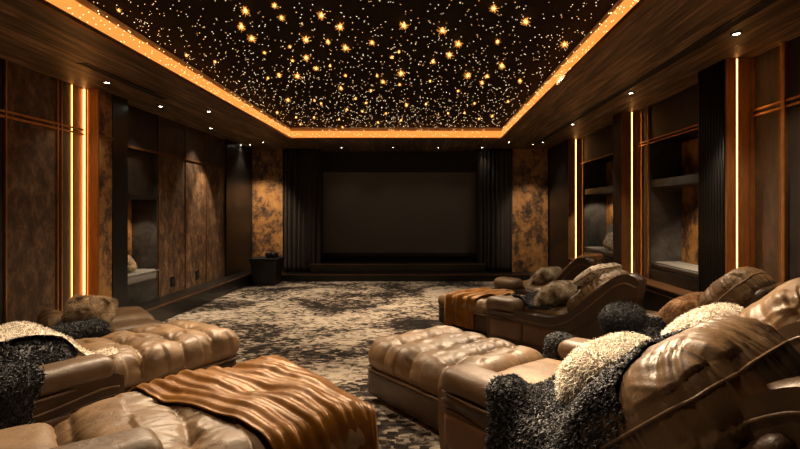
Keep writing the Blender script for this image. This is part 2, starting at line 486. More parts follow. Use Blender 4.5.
# ---- right wall
def rb(name, x, y0, y1, z0, z1, mat, kind=ST, xb=3.65):
    return bxo(name, x, xb, y0, y1, z0, z1, mat, None, 0, kind)
rb('wall_panel', XR, -1.25, 4.05, 0, SOF, M['darkpanel'])
rb('wall_panel', XR, 4.05, 4.45, 0, SOF, M['patina_dark'])
for (ya, yb_, mat) in ((4.48, 4.92, 'black'), (6.86, 7.15, 'patina_dark'), (9.4, YB, 'black')):
    rb('wall_pilaster', 2.80, ya, yb_, 0, SOF, M[mat])
    bxo('wall_copper_panel', 2.802, XR + .02, ya - .02, ya, 0, SOF, M['copper'], kind=ST)
fl = MB()
for k in range(9): fl.tube([(2.80, 4.51 + k * .046, .02), (2.80, 4.51 + k * .046, SOF - .002)], .018, 10)
tag(fl.build('wall_fluting', M['black'], smooth=True), kind=ST)
for (ya, yb_) in ((4.92, 6.5), (7.15, 9.2)):
    rb('wall_niche', XR, ya, yb_, 0, .74, M['stone'])
    rb('wall_niche', 3.46, ya, yb_, .74, 2.44, M['rust'])
    rb('wall_niche', XR, yb_ - .03, yb_, .74, 2.44, M['stone'])
    rb('wall_niche', XR, ya, ya + .03, .74, 2.44, M['stone'])
    rb('wall_niche', XR, ya, yb_, 2.46, SOF, M['darkpanel'])
    bxo('wall_shelf', XR + .01, 3.46, ya + .03, yb_ - .03, 1.83, 1.93, M['stone'], kind=ST)
rb('wall_panel', XR, 6.5, 6.86, 0, SOF, M['patina_dark'])
rb('wall_panel', XR, 9.2, 9.4, 0, SOF, M['patina_dark'])
tr = MB()
tr.box(XR - .02, XR, 4.42, 4.45, 0, SOF)
tr.box(XR - .03, XR, 4.02, 4.06, 0, SOF)
tr.box(XR - .02, XR, 3.6, 4.46, 2.375, 2.395); tr.box(XR - .02, XR, 3.6, 4.46, 2.425, 2.445)
tr.box(XR - .02, XR, 6.80, 6.825, 0, SOF); tr.box(XR - .02, XR, 6.70, 6.715, 0, SOF)
tr.box(XR - .02, XR, 4.92, 6.84, 2.42, 2.435); tr.box(XR - .02, XR, 4.92, 6.84, 2.46, 2.475)
tr.box(XR - .02, XR, 7.15, 9.38, 2.43, 2.45)
tr.box(XR - .02, XR, 6.50, 6.515, .6, SOF); tr.box(XR - .02, XR, 9.20, 9.215, .6, SOF)
tag(tr.build('trim_4', M['brass']), kind=ST)
bxo('wall_plinth', 2.78, XR, 4.93, 6.82, 0, .58, M['darkpanel'], kind=ST)
bxo('wall_plinth', 2.78, XR, 7.16, 9.36, 0, .58, M['darkpanel'], kind=ST)
tr = MB()
for (ya, yb_) in ((4.93, 6.82), (7.16, 9.36)):
    tr.box(2.77, XR, ya, yb_, .58, .60); tr.box(2.765, 2.78, ya, yb_, .52, .535)
tag(tr.build('trim_5', M['bronze']), kind=ST)
led(2.887, 2.899, 4.449, 4.46, .02, SOF - .01, 'nearest vertical light strip on the right wall, set in copper beside the black fluted column')
led(2.937, 2.952, 6.829, 6.84, .02, SOF - .01, 'bright vertical light strip between the two niches of the right wall')
led(2.935, 2.953, 9.369, 9.38, .02, SOF - .01, 'farthest vertical light strip on the right wall, nearest the screen')
led(XR - .012, XR - .001, 4.08, 4.10, .02, SOF - .01, 'dim amber light strip at the right edge of the photo, beside brass trims', 'led_soft')

# bench pads and niche pillows
def tufts(P, Nn, L, R, spread, curl, seed, segs=3, sides=3, droop=0.0):
    rg = np.random.default_rng(seed); n = len(P)
    d = Nn + rg.normal(0, spread, (n, 3)); d[:, 2] -= droop
    d /= np.linalg.norm(d, axis=1)[:, None]
    ref = np.where(np.abs(d[:, 2:3]) < .9, np.array([[0, 0, 1.0]]), np.array([[1.0, 0, 0]]))
    a = np.cross(d, ref); a /= np.linalg.norm(a, axis=1)[:, None]
    b = np.cross(d, a)
    Ls = L * rg.uniform(.6, 1.3, (n, 1)); Rs = R * rg.uniform(.7, 1.3, (n, 1)); ph = rg.uniform(0, 6.28, (n, 1))
    V = np.zeros((n, (segs + 1) * sides, 3))
    for k in range(segs + 1):
        t = k / segs
        c = P + d * Ls * (t - .15) + (a * np.cos(ph + t * 5) + b * np.sin(ph + t * 5)) * curl * Ls * t
        c[:, 2] -= (droop * Ls[:, 0] * t * t)
        rr = Rs * (1 - .75 * t ** 1.5)
        for s in range(sides):
            an = 2 * math.pi * s / sides + t * 1.0
            V[:, k * sides + s] = c + (a * math.cos(an) + b * math.sin(an)) * rr
    q = []
    for k in range(segs):
        for s in range(sides):
            s2 = (s + 1) % sides
            q.append([k * sides + s, k * sides + s2, (k + 1) * sides + s2, (k + 1) * sides + s])
    q = np.array(q)
    m = (segs + 1) * sides
    Q = (q[None] + (np.arange(n) * m)[:, None, None]).reshape(-1, 4)
    return V.reshape(-1, 3), Q

def sample(V, Q, n, seed):
    rg = np.random.default_rng(seed)
    a, b, c, d = V[Q[:, 0]], V[Q[:, 1]], V[Q[:, 2]], V[Q[:, 3]]
    nn = np.cross(c - a, d - b); ar = np.linalg.norm(nn, axis=1)
    idx = rg.choice(len(Q), n, p=ar / ar.sum())
    u, v = rg.random((n, 1)), rg.random((n, 1))
    P = (a[idx] * (1 - u) + b[idx] * u) * (1 - v) + (d[idx] * (1 - u) + c[idx] * u) * v
    Nn = nn[idx] / (ar[idx][:, None] + 1e-9)
    return P, Nn

def fur_mesh(name, V, Q, n, L, R, spread, curl, mat, seed, parent=None, droop=0.0, segs=3):
    P, Nn = sample(V, Q, n, seed)
    TV, TQ = tufts(P, Nn, L, R, spread, curl, seed + 1, segs=segs, droop=droop)
    return mesh_np(name, np.concatenate([V, TV]), np.concatenate([Q, TQ + len(V)]), mat, parent)

def pillow_shape(hx, hy, hz, d=.02, wr=.012, seed=0, pinch=.35):
    """pillow lying flat: pinched corners, puffed middle"""
    V, Q = rbox(hx, hy, hz, hz * .95, d)
    x, y = V[:, 0] / hx, V[:, 1] / hy
    th = ((1 - np.abs(x) ** 3.0).clip(0) * (1 - np.abs(y) ** 3.0).clip(0)) ** .45
    V[:, 2] *= .22 + .95 * th
    f = 1 - pinch * .22 * (1 - np.abs(x)[:, None] ** 0) if False else 1
    V[:, 0] *= 1 - .10 * (1 - np.abs(y) ** 2) * np.abs(x) ** 2
    V[:, 1] *= 1 - .10 * (1 - np.abs(x) ** 2) * np.abs(y) ** 2
    Nn = normals(V, Q)
    e = np.maximum(np.abs(x), np.abs(y))
    w = fbm(V * 9, seed) * .6 + vn(V * np.array([26, 26, 4]), seed + 3) * .5 * sm(e, .35, .9)
    V = V + Nn * (w * wr)[:, None]
    return V, Q

def xform(V, loc, rot):
    from mathutils import Euler
    R = np.array(Euler(rot, 'XYZ').to_matrix())
    return V @ R.T + np.array(loc)

def put(o, loc, M3):
    """place an object by a rotation matrix (columns are its axes)"""
    m = Matrix(M3.tolist()).to_4x4(); m.translation = Vector(loc); o.matrix_world = m
    return o

def axes(xa, zn):
    xa = np.array(xa, float); zn = np.array(zn, float); zn /= np.linalg.norm(zn)
    xa = xa - zn * xa.dot(zn); xa /= np.linalg.norm(xa)
    ya = np.cross(zn, xa)
    return np.stack([xa, ya, zn], 1)

def soft_pillow(name, loc, xa, zn, hx, hy, hz, mat, label, cat='pillow', group=None, seed=0, wr=.012, piping=None, pos_d=.02):
    V, Q = pillow_shape(hx, hy, hz, pos_d, wr, seed)
    o = mesh_np(name, V, Q, M[mat]); put(o, loc, axes(xa, zn))
    tag(o, label, cat, group)
    if piping:
        k = MB(); n = 64; pts = []
        for i in range(n + 1):
            a = 2 * math.pi * i / n
            c, s_ = math.cos(a), math.sin(a)
            px = hx * (1 - .0) * math.copysign(abs(c) ** .35, c); py = hy * math.copysign(abs(s_) ** .35, s_)
            px *= 1 - .10 * (1 - (py / hy) ** 2) * (px / hx) ** 2; py *= 1 - .10 * (1 - (px / hx) ** 2) * (py / hy) ** 2
            pts.append((px, py, 0))
        k.tube(pts, .007, 6).build('piping', M[piping], o, smooth=True)
    return o

# left niche bench pad + pillow
V, Q = rbox(.17, .45, .075, .03, .03); V = V + normals(V, Q) * (fbm(V * 8, 3) * .006)[:, None]
o = mesh_np('bench_cushion', V + np.array([0, 0, .075]), Q, M['benchpad']); o.location = (-4.10, 6.60, .52)
tag(o, 'pale grey bench cushion in the left wall niche', 'cushion')
MB().tube([(.2, -.44, .13), (.205, 0, .132), (.2, .44, .13)], .008, 6).build('piping', M['benchpad'], o, smooth=True)
V, Q = pillow_shape(.18, .12, .06, .02, .012, 5)
o = fur_mesh('pillow', V, Q, 1500, .022, .004, .4, .2, M['tanfur'], 11); put(o, (-4.07, 6.50, .805), axes((.2, 1, 0), (1, .1, .6)))
tag(o, 'small tan pillow on the grey bench cushion in the left wall niche', 'pillow')
# right niches
for (ya, yb_, w, lab) in ((4.97, 6.45, 0, 'grey bench cushion in the larger near niche of the right wall'), (7.20, 9.15, 1, 'grey bench cushion in the far niche of the right wall, under a patterned pillow')):
    V, Q = rbox(.19, (yb_ - ya) / 2, .05, .025, .04); V = V + normals(V, Q) * (fbm(V * 8, 4 + w) * .006)[:, None]
    o = mesh_np('bench_cushion', V + np.array([0, 0, .05]), Q, M['benchpad']); o.location = (3.245, (ya + yb_) / 2, .742)
    tag(o, lab, 'cushion', 'bench cushions in the right wall niches')
    L = (yb_ - ya) / 2
    MB().tube([(-.2, -L + .02, .09), (-.205, 0, .092), (-.2, L - .02, .09)], .008, 6).build('piping', M['benchpad'], o, smooth=True)
soft_pillow('pillow', (3.20, 8.15, .985), (0, 1, .1), (-1, -.25, .5), .22, .16, .08, 'patterned', 'patterned pillow on the bench cushion in the far right wall niche', seed=8)
soft_pillow('back_cushion', (3.30, 8.35, 1.12), (0, 1, 0), (-1, 0, .3), .34, .17, .05, 'benchpad', 'grey back cushion behind the patterned pillow in the far right niche', 'cushion', seed=9)

# ---- screen wall
bxo('stage_step', -4.35, 3.3, 10.36, 11.35, 0, .15, M['black'], kind=ST)
bxo('stage_step', -2.55, 1.35, 10.72, 11.35, .15, .34, M['black'], kind=ST)
tr = MB(); tr.box(-3.6, 2.8, 10.35, 10.372, .135, .153); tr.box(-2.56, 1.36, 10.71, 10.732, .325, .343)
tag(tr.build('trim_6', M['bronze']), kind=ST)
bxo('wall_rust_panel', -4.02, -3.22, YB, 11.35, .15, SOF, M['rust'], kind=ST)
bxo('wall_rust_panel', 1.97, 2.78, YB, 11.35, .15, SOF, M['rust'], kind=ST)
r = empty('projection_screen', (-.60, 11.30, 1.485), label='wide dark projection screen between the black curtains', cat='screen')
MB().box(-1.80, 1.80, -.02, .0, -.945, .945).build('screen_surface', M['screen'], r)
k = MB(); k.box(-1.90, 1.90, -.035, .03, .945, 1.02).box(-1.90, 1.90, -.035, .03, -1.02, -.945).box(-1.90, -1.80, -.035, .03, -.945, .945).box(1.80, 1.90, -.035, .03, -.945, .945)
k.build('frame', M['blackmatte'], r)

def curtain(x0, x1, y, z0, z1, label, seed):
    nu, nv = 150, 24
    s = np.linspace(0, 1, nu); zz = np.linspace(0, 1, nv)
    Sg, Zg = np.meshgrid(s, zz, indexing='ij')
    p = np.stack([Sg.ravel() * 6, Zg.ravel() * .8, np.zeros(Sg.size)], 1)
    ph = Sg.ravel() * 2 * math.pi * 8 + vn(p, seed) * 1.6
    Y = y + .055 * np.sin(ph) + .02 * np.sin(ph * 2.1 + 1) + .015 * vn(p * 3, seed + 2)
    X = x0 + (x1 - x0) * Sg.ravel() + .02 * np.cos(ph)
    V = np.stack([X, Y, z0 + (z1 - z0) * Zg.ravel()], 1)
    i, j = np.meshgrid(np.arange(nu - 1), np.arange(nv - 1), indexing='ij')
    Q = np.stack([i * nv + j, (i + 1) * nv + j, (i + 1) * nv + j + 1, i * nv + j + 1], -1).reshape(-1, 4)
    o = mesh_np('curtain', V, Q, M['curtain'])
    sd = o.modifiers.new('solid', 'SOLIDIFY'); sd.thickness = .012; sd.offset = 0
    tag(o, label, 'curtain', 'stage curtains')
curtain(-3.20, -2.36, 10.72 + .12, .16, SOF - .005, 'pleated black curtain on the left of the screen', 1)
curtain(1.18, 1.95, 10.72 + .12, .16, SOF - .005, 'pleated black curtain on the right of the screen', 2)

# black tub with a lamp-like object on top, at the end of the left wall
r = empty('subwoofer_cabinet', (-3.28, 9.98, 0), .0, label='squat black tapered bin on the carpet by the left rust panel', cat='bin')
k = MB(); b0, b1 = .22, .27
k.v = [(-b0, -b0, .0), (b0, -b0, .0), (b0, b0, .0), (-b0, b0, .0), (-b1, -b1, .52), (b1, -b1, .52), (b1, b1, .52), (-b1, b1, .52)]
k.f = [[0, 3, 2, 1], [4, 5, 6, 7], [0, 1, 5, 4], [1, 2, 6, 5], [2, 3, 7, 6], [3, 0, 4, 7]]
r.name = 'storage_bin'
k.build('body', M['black'], r, bevel=.02)
MB().box(-.285, .285, -.285, .285, .52, .555).build('lid', M['blackmatte'], r, bevel=.008)
r = empty('table_projector', (-3.18, 9.98, .557), .3, label='small dark projector standing on the black bin', cat='projector')
MB().box(-.13, .13, -.1, .1, .01, .10).build('body', M['blackmatte'], r, bevel=.015)
MB().tube([(.02, -.10, .055), (.02, -.16, .055)], [.035, .042], 16).build('lens', M['steel'], r, smooth=True)
for sx in (-.09, .09):
    MB().tube([(sx, 0, 0), (sx, 0, .012)], .015, 8).build('foot', M['black'], r)
for kx in (0,):
    MB().tube([(-.02, .02, .1), (-.04, .02, .14), (-.12, .02, .14)], .012, 8).build('handle', M['steel'], r, smooth=True)

# ---- linear slots in the soffit
def slot(x, y0, y1, w, label):
    r = empty('slot_vent', (x, (y0 + y1) / 2, SOF), label=label, cat='vent')
    h = (y1 - y0) / 2
    MB().box(-w / 2, w / 2, -h, h, -.004, .0).build('slot', M['blackmatte'], r)
    MB().box(-w / 2 - .012, -w / 2, -h, h, -.007, 0).box(w / 2, w / 2 + .012, -h, h, -.007, 0).build('frame', M['black'], r)
def at_z(px, py, z):
    Y = (z - CAMZ) * F / (212 - py)
    return ((px - 425) * Y / F, Y)
xa, ya = at_z(85, 63, SOF); xb, yb2 = at_z(163, 99, SOF)
slot((xa + xb) / 2, ya, yb2, .075, 'short black slot vent in the left wooden soffit')
slot(2.33, 1.0, 9.9, .075, 'long black slot running along the right wooden soffit')

# ---- downlights
proto = None
ORD = {'left': ['nearest downlight in the left soffit', 'second nearest downlight in the left soffit, past the slot vent', 'upper one of the two downlights close together above the left wall panels', 'lower one of the two downlights close together above the left wall panels', 'leftmost of the three downlights at the far corner of the left soffit', 'middle one of the three downlights at the far corner of the left soffit', 'rightmost of the three downlights at the far corner of the left soffit'],
 'right': ['nearest and brightest downlight in the right soffit', 'second nearest downlight in the right soffit', 'third nearest downlight in the right soffit', 'fourth nearest downlight in the right soffit, beside the far end of the slot', 'fifth nearest downlight in the right soffit, left of the slot end', 'farthest downlight in the right soffit, at the corner of the star recess'],
 'back': ['leftmost downlight above the screen', 'second downlight from the left above the screen', 'third downlight from the left above the screen', 'rightmost downlight above the screen']}
def downlight(px, py, side, power, z=SOF, tgt=None, size=95):
    global proto
    X, Y = at_z(px, py, z)
    if proto is None:
        r = empty('ceiling_downlight', (0, 0, 0))
        k = MB(); k.lathe([(.028, -.001), (.028, -.012), (.044, -.010), (.046, -.001)], 0, 0, 0, 20).build('trim_ring', M['steel'], r, smooth=True)
        k = MB(); k.lathe([(0.0001, -.009), (.026, -.007), (.0275, -.002)], 0, 0, 0, 20).build('lens', M['lamp'], r, smooth=True)
        proto = r; o = r
    else:
        o = proto.copy(); COL.objects.link(o)
        for ch in proto.children:
            c = ch.copy(); COL.objects.link(c); c.parent = o
    o.location = (X, Y, z)
    lab = 'small round ' + ORD[side].pop(0) if side == 'back' else ORD[side].pop(0)
    tag(o, lab, 'downlight', 'recessed downlights in the %s soffit' % side)
    t = tgt or (X, Y, 0)
    spot((X, Y, z - .03), t, power, size, .7, .03, (1, .82, .60))
for px, py, p in ((107, 82, 14), (160.5, 106, 26), (209, 111, 30), (211, 128, 50), (241, 144.5, 18), (250, 144.5, 25), (263, 142, 25)):
    X, Y = at_z(px, py, SOF)
    downlight(px, py, 'left', p, tgt=((XL + .0, Y, 0.4) if px in (160.5, 211) else (X, Y, 0)), size=70 if px in (160.5, 211) else 95)
for px in (341.5, 393, 438, 482.5): downlight(px, 147.3, 'back', 5)
for px, py, p in ((736.5, 33, 45), (631, 92.6, 45), (572.6, 124, 35), (543, 142, 16), (533, 144, 16), (509, 141.7, 18)): downlight(px, py, 'right', p)
# spots without fixtures, added to light the niches, rust panels and left panels
spot((3.10, 5.35, 1.81), (3.46, 5.6, 1.1), 50, 100, .5, .02)
spot((3.22, 8.6, 1.81), (3.3, 9.15, 1.1), 14, 80, .5, .02)
spot((-4.1, 6.8, 1.66), (-4.15, 6.7, .6), 16, 100, .5, .02)
spot((-3.3, 9.3, 2.9), (-3.62, 10.85, 1.2), 150, 50, .6, .03)
spot((2.1, 9.3, 2.9), (2.4, 10.85, 1.2), 75, 44, .6, .03)
spot((-3.45, 8.45, 2.9), (-3.95, 8.55, 1.2), 130, 42, .5, .02)

# ---- star ceiling
bursts = [(118.8, 8.3, 1), (245.5, 7, 3), (274.5, 2.5, 2), (281.5, 15, 2), (241.5, 23, 3), (251.8, 35, 3), (186.5, 53.5, 1), (215, 60, 1), (264.5, 51, 1), (279, 73, 2), (268, 76.5, 1), (221.5, 82, 2), (288, 98, 2),
 (321.5, 11.5, 3), (340, 23, 3), (306, 36, 3), (328, 39, 2), (345.5, 44.5, 3), (290, 45, 1), (306, 54.5, 3), (292.5, 59, 1), (316, 66, 2), (330, 64, 1), (297.5, 73, 3), (345.5, 74, 1), (341, 86, 2), (314.5, 99, 1), (321, 102, 1), (347, 108, 1), (366, 101.5, 1), (371, 89, 1), (355.5, 97, 1), (372, 40, 2), (404, 22, 3), (399, 50, 1), (392, 55.5, 1), (401, 70.5, 3), (377, 74, 1), (383, 79.5, 2), (399.5, 83, 1), (406.5, 103, 2), (442.5, 27, 3), (458.5, 40.5, 3), (449.5, 51.5, 3), (433, 59, 2), (468, 72.5, 3), (430, 79.5, 1), (426, 102.5, 1), (458, 89.5, 1), (474.5, 102, 1),
 (494, 4.5, 3), (526, 18, 3), (497.5, 39, 2), (564.5, 41, 3), (559, 62, 2), (502, 62.5, 3), (487, 74, 2), (482, 80.5, 2), (520, 78.5, 2), (508, 100, 1), (296, 116, 1), (314, 116, 1), (300.5, 123, 1), (277, 111, 1), (339, 118, 1), (362.5, 110, 1), (386, 112, 1), (378, 121, 1), (342.5, 126, 1), (264.5, 112, 1), (448, 112, 1), (464.5, 111.5, 1), (401, 119, 1), (479, 117.5, 1), (492.5, 114.5, 1)]
STZ = TOP + .019
def burst_mesh(seed):
    rg = random.Random(seed); core = MB(); zc = -.035
    n = 8; core.lathe([(.0001, zc - .011), (.008, zc - .008), (.011, zc), (.008, zc + .008), (.0001, zc + .011)], 0, 0, 0, 10)
    ray = MB(); n = 34
    for k in range(n):
        z = 1 - 2 * (k + .5) / n; a = k * 2.39996 + rg.uniform(-.2, .2); q = math.sqrt(1 - z * z)
        L = rg.uniform(.022, .058)
        if z > 0: L = min(L, .032 / max(z, .01))
        d = (math.cos(a) * q, math.sin(a) * q, z)
        ray.tube([(0, 0, zc), tuple(c * L * .5 + (zc if i == 2 else 0) for i, c in enumerate(d)), tuple(c * L + (zc if i == 2 else 0) for i, c in enumerate(d))], [.0022, .0013, .0003], 3)
    ray.tube([(0, 0, 0), (0, 0, zc)], .002, 5)
    return core, ray
protos = []
for s in range(3):
    r = empty('star_light', (0, 0, 0)); c_, ry = burst_mesh(s)
    c_.build('core', M['star_core'], r, smooth=True); ry.build('rays', M['star_ray'], r)
    protos.append([r, False])
rg = random.Random(5)
for i, (px, py, sz) in enumerate(bursts):
    X, Y = at_z(px, py, STZ)
    if not (HX0 + .08 < X < HX1 - .08 and Y < HY1 - .08): continue
    p = protos[i % 3]
    if not p[1]: o = p[0]; p[1] = True
    else:
        o = p[0].copy(); COL.objects.link(o)
        for ch in p[0].children:
            c = ch.copy(); COL.objects.link(c); c.parent = o
    o.location = (X, Y, STZ); o.rotation_euler = (0, 0, rg.uniform(0, 6)); f = (.5, .72, .95)[sz - 1] * (.6 + Y / 11)
    o.scale = (f, f, f)
    nm = ('small', 'medium', 'large')[sz - 1]
    cx_ = ['far left', 'left', 'centre left', 'centre', 'centre right', 'right', 'far right'][min(6, max(0, int((px - 110) / 66)))]
    cy_ = ['along the top edge of the photo', 'in the upper part of the star ceiling', 'halfway down the star ceiling', 'low on the star ceiling', 'close to the screen end'][0 if py < 13 else 1 if py < 33 else 2 if py < 62 else 3 if py < 95 else 4]
    tag(o, '%s amber starburst, %s, %s' % (nm, cx_, cy_), 'star light', '%s starburst lights on the ceiling' % nm)
def points(name, n, seed, r0, r1, mat, label):
    g = np.random.default_rng(seed)
    X = g.uniform(HX0 + .03, HX1 - .03, n); Y = g.uniform(2.4, HY1 - .03, n)
    Y = 2.4 + (HY1 - .03 - 2.4) * g.random(n) ** 1.3
    R = g.uniform(r0, r1, n) * (Y / 6.5) ** .6
    oc = np.array([(1, 0, 0), (0, 1, 0), (-1, 0, 0), (0, -1, 0), (0, 0, -1)])
    V = (np.stack([X, Y, np.full(n, TOP + .0195)], 1)[:, None, :] + oc[None] * R[:, None, None]).reshape(-1, 3)
    f = []
    for k in range(n):
        b = k * 5
        f += [[b + 1, b, b + 4], [b + 2, b + 1, b + 4], [b + 3, b + 2, b + 4], [b, b + 3, b + 4]]
    o = mesh_np(name, V, f, M[mat], smooth=False)
    tag(o, label, 'star lights', kind='stuff')
points('star_point_field', 1900, 21, .0036, .0062, 'star_small', 'scattering of tiny white pin point lights all over the black star ceiling')
points('amber_star_point_field', 900, 22, .0038, .0074, 'star_dim', 'scattering of tiny amber pin point lights among the white ones on the star ceiling')

# ------------------------------------------------------------------ recliners
def tuft_disp(V, cell, u0, hy, amp, seed, rows, top=1.0):
    """folds across plus buttons; V in local coords, x along, y across"""
    x, y = V[:, 0], V[:, 1]
    w = vn(np.stack([x * 2.2, y * 2.2, x * 0], 1), seed) * .05
    k = np.round((x + w - u0) / cell)
    dx = (x + w - u0) - k * cell
    rowh = 2 * hy / rows
    off = np.where(k % 2 == 0, 0, rowh / 2)
    j = np.round((y - off) / rowh)
    dy = (y - off) - j * rowh
    s_ = np.clip(np.abs(dx) / cell * 2, 0, 1)
    bulge = (1 - np.exp(-s_ * 7)) * .55 + .45 * (1 - (1 - s_) ** 2)
    sy = np.clip(np.abs(dy) / rowh * 2, 0, 1)
    rr = np.sqrt(dx ** 2 + dy ** 2)
    d = amp * bulge - amp * .55 * np.exp(-(rr / .05) ** 2)
    wr = vn(np.stack([x * 7 + 2 * vn(V * 3, seed + 9), y * 22, x * 0], 1), seed + 4)
    d += amp * .22 * (1 - 2 * np.abs(wr)) * np.exp(-np.abs(dx) / .10)
    th = np.arctan2(dy, dx)
    d += amp * .16 * np.sin(th * 9 + 3 * vn(V * 5, seed + 2)) * np.exp(-rr / .08) * sm(rr, 0, .03)
    d -= amp * .30 * np.exp(-np.abs(dy) / .012) * np.exp(-np.abs(dx) / .12) * (np.sin(k * 2.7 + j * 1.3) > -.3)
    d += amp * .35 * (sm(sy, 0, 1) - .5)
    return d

TARGETS = []   # world-space meshes that throws can lie on

def world_np(V, org, th):
    c, s = math.cos(th), math.sin(th)
    return np.stack([org[0] + V[:, 0] * c - V[:, 1] * s, org[1] + V[:, 0] * s + V[:, 1] * c, V[:, 2]], 1)

def side_panel(prof, y0, y1, bev=.03):
    """extruded side outline with rounded edge; prof list of (u,z) top line left to right, closed along bottom"""
    k = MB(); n = len(prof)
    ys = [y0, y0 + bev * .3, y0 + bev, y1 - bev, y1 - bev * .3, y1]
    ins = [bev, bev * .3, 0, 0, bev * .3, bev]
    cx = sum(p[0] for p in prof) / n; cz = sum(p[1] for p in prof) / n
    nrm = []
    for i in range(n):
        a = prof[i - 1]; b = prof[(i + 1) % n]
        t = Vector((b[0] - a[0], b[1] - a[1])).normalized(); nrm.append((-t.y, t.x))
    for yi, y in enumerate(ys):
        for i, (u, z) in enumerate(prof):
            k.v.append((u - nrm[i][0] * ins[yi], y, z - nrm[i][1] * ins[yi]))
    for a in range(5):
        for i in range(n):
            j = (i + 1) % n
            k.f.append([a * n + i, (a + 1) * n + i, (a + 1) * n + j, a * n + j])
    b = len(k.v); k.v += k.v[0:n] + k.v[5 * n:6 * n]
    k.f.append([b + i for i in range(n)]); k.f.append([b + n + i for i in range(n)][::-1])
    return k

def catmull(P, m=5):
    out = []; n = len(P)
    for i in range(n - 1):
        p0, p1, p2, p3 = P[max(i - 1, 0)], P[i], P[i + 1], P[min(i + 2, n - 1)]
        for k in range(m):
            t = k / m
            out.append(tuple(.5 * (2 * p1[c] + (p2[c] - p0[c]) * t + (2 * p0[c] - 5 * p1[c] + 4 * p2[c] - p3[c]) * t * t + (3 * p1[c] - p0[c] - 3 * p2[c] + p3[c]) * t ** 3) for c in range(len(p1))))
    out.append(tuple(P[-1])); return out

def back_cushion_mesh(hw, hh, ht, seed, d=.011, rad=.16, wr=.020, pleat=44):
    """local: x across the width, y up, z face normal; pleats run out of the edges"""
    V, Q = rbox(hw, hh, ht, min(rad, ht * .98), d)
    x, y = V[:, 0] / hw, V[:, 1] / hh
    top = V[:, 2] > 0
    crown = (1 - np.abs(x) ** 2.4).clip(0) * (1 - np.abs(y) ** 2.4).clip(0)
    V[:, 2] += np.where(top, 1, .4) * np.sign(V[:, 2]) * crown ** .6 * ht * .75
    V[:, 0] *= 1 - .13 * np.abs(y) ** 3; V[:, 1] *= 1 - .12 * np.abs(x) ** 3
    Nn = normals(V, Q)
    ex = sm(np.abs(x), .25, .95); ey = sm(np.abs(y), .15, .9)
    fade = sm(np.maximum(np.abs(x), np.abs(y)), .985, .90)
    p1 = vn(np.stack([V[:, 0] * pleat * .9 + 2 * vn(V * 4, seed), V[:, 1] * 3.2, V[:, 2] * 2], 1), seed + 1)
    p2 = vn(np.stack([V[:, 0] * 3.2, V[:, 1] * pleat * .9 + 2 * vn(V * 4, seed + 5), V[:, 2] * 2], 1), seed + 2)
    r1 = 1 - 2 * np.abs(p1); r2 = 1 - 2 * np.abs(p2)
    w = r1 * sm(np.abs(y), .05, .8) * (.5 + .5 * vn(V * 3, seed + 6)) * 1.3 + r2 * ex * .5 + fbm(V * 5, seed + 4) * 1.0
    V = V + Nn * (w * wr * (.45 + .55 * (np.abs(Nn[:, 2]) > .3)))[:, None]
    return V, Q

def seam_loop(hw, hh, z, n=72, e=.28):
    pts = []
    for i in range(n + 1):
        a = 2 * math.pi * i / n; c, s = math.cos(a), math.sin(a)
        x = math.copysign(abs(c) ** e, c); y = math.copysign(abs(s) ** e, s)
        pts.append((x * hw * (1 - .13 * abs(y) ** 3), y * hh * (1 - .12 * abs(x) ** 3), z))
    return pts

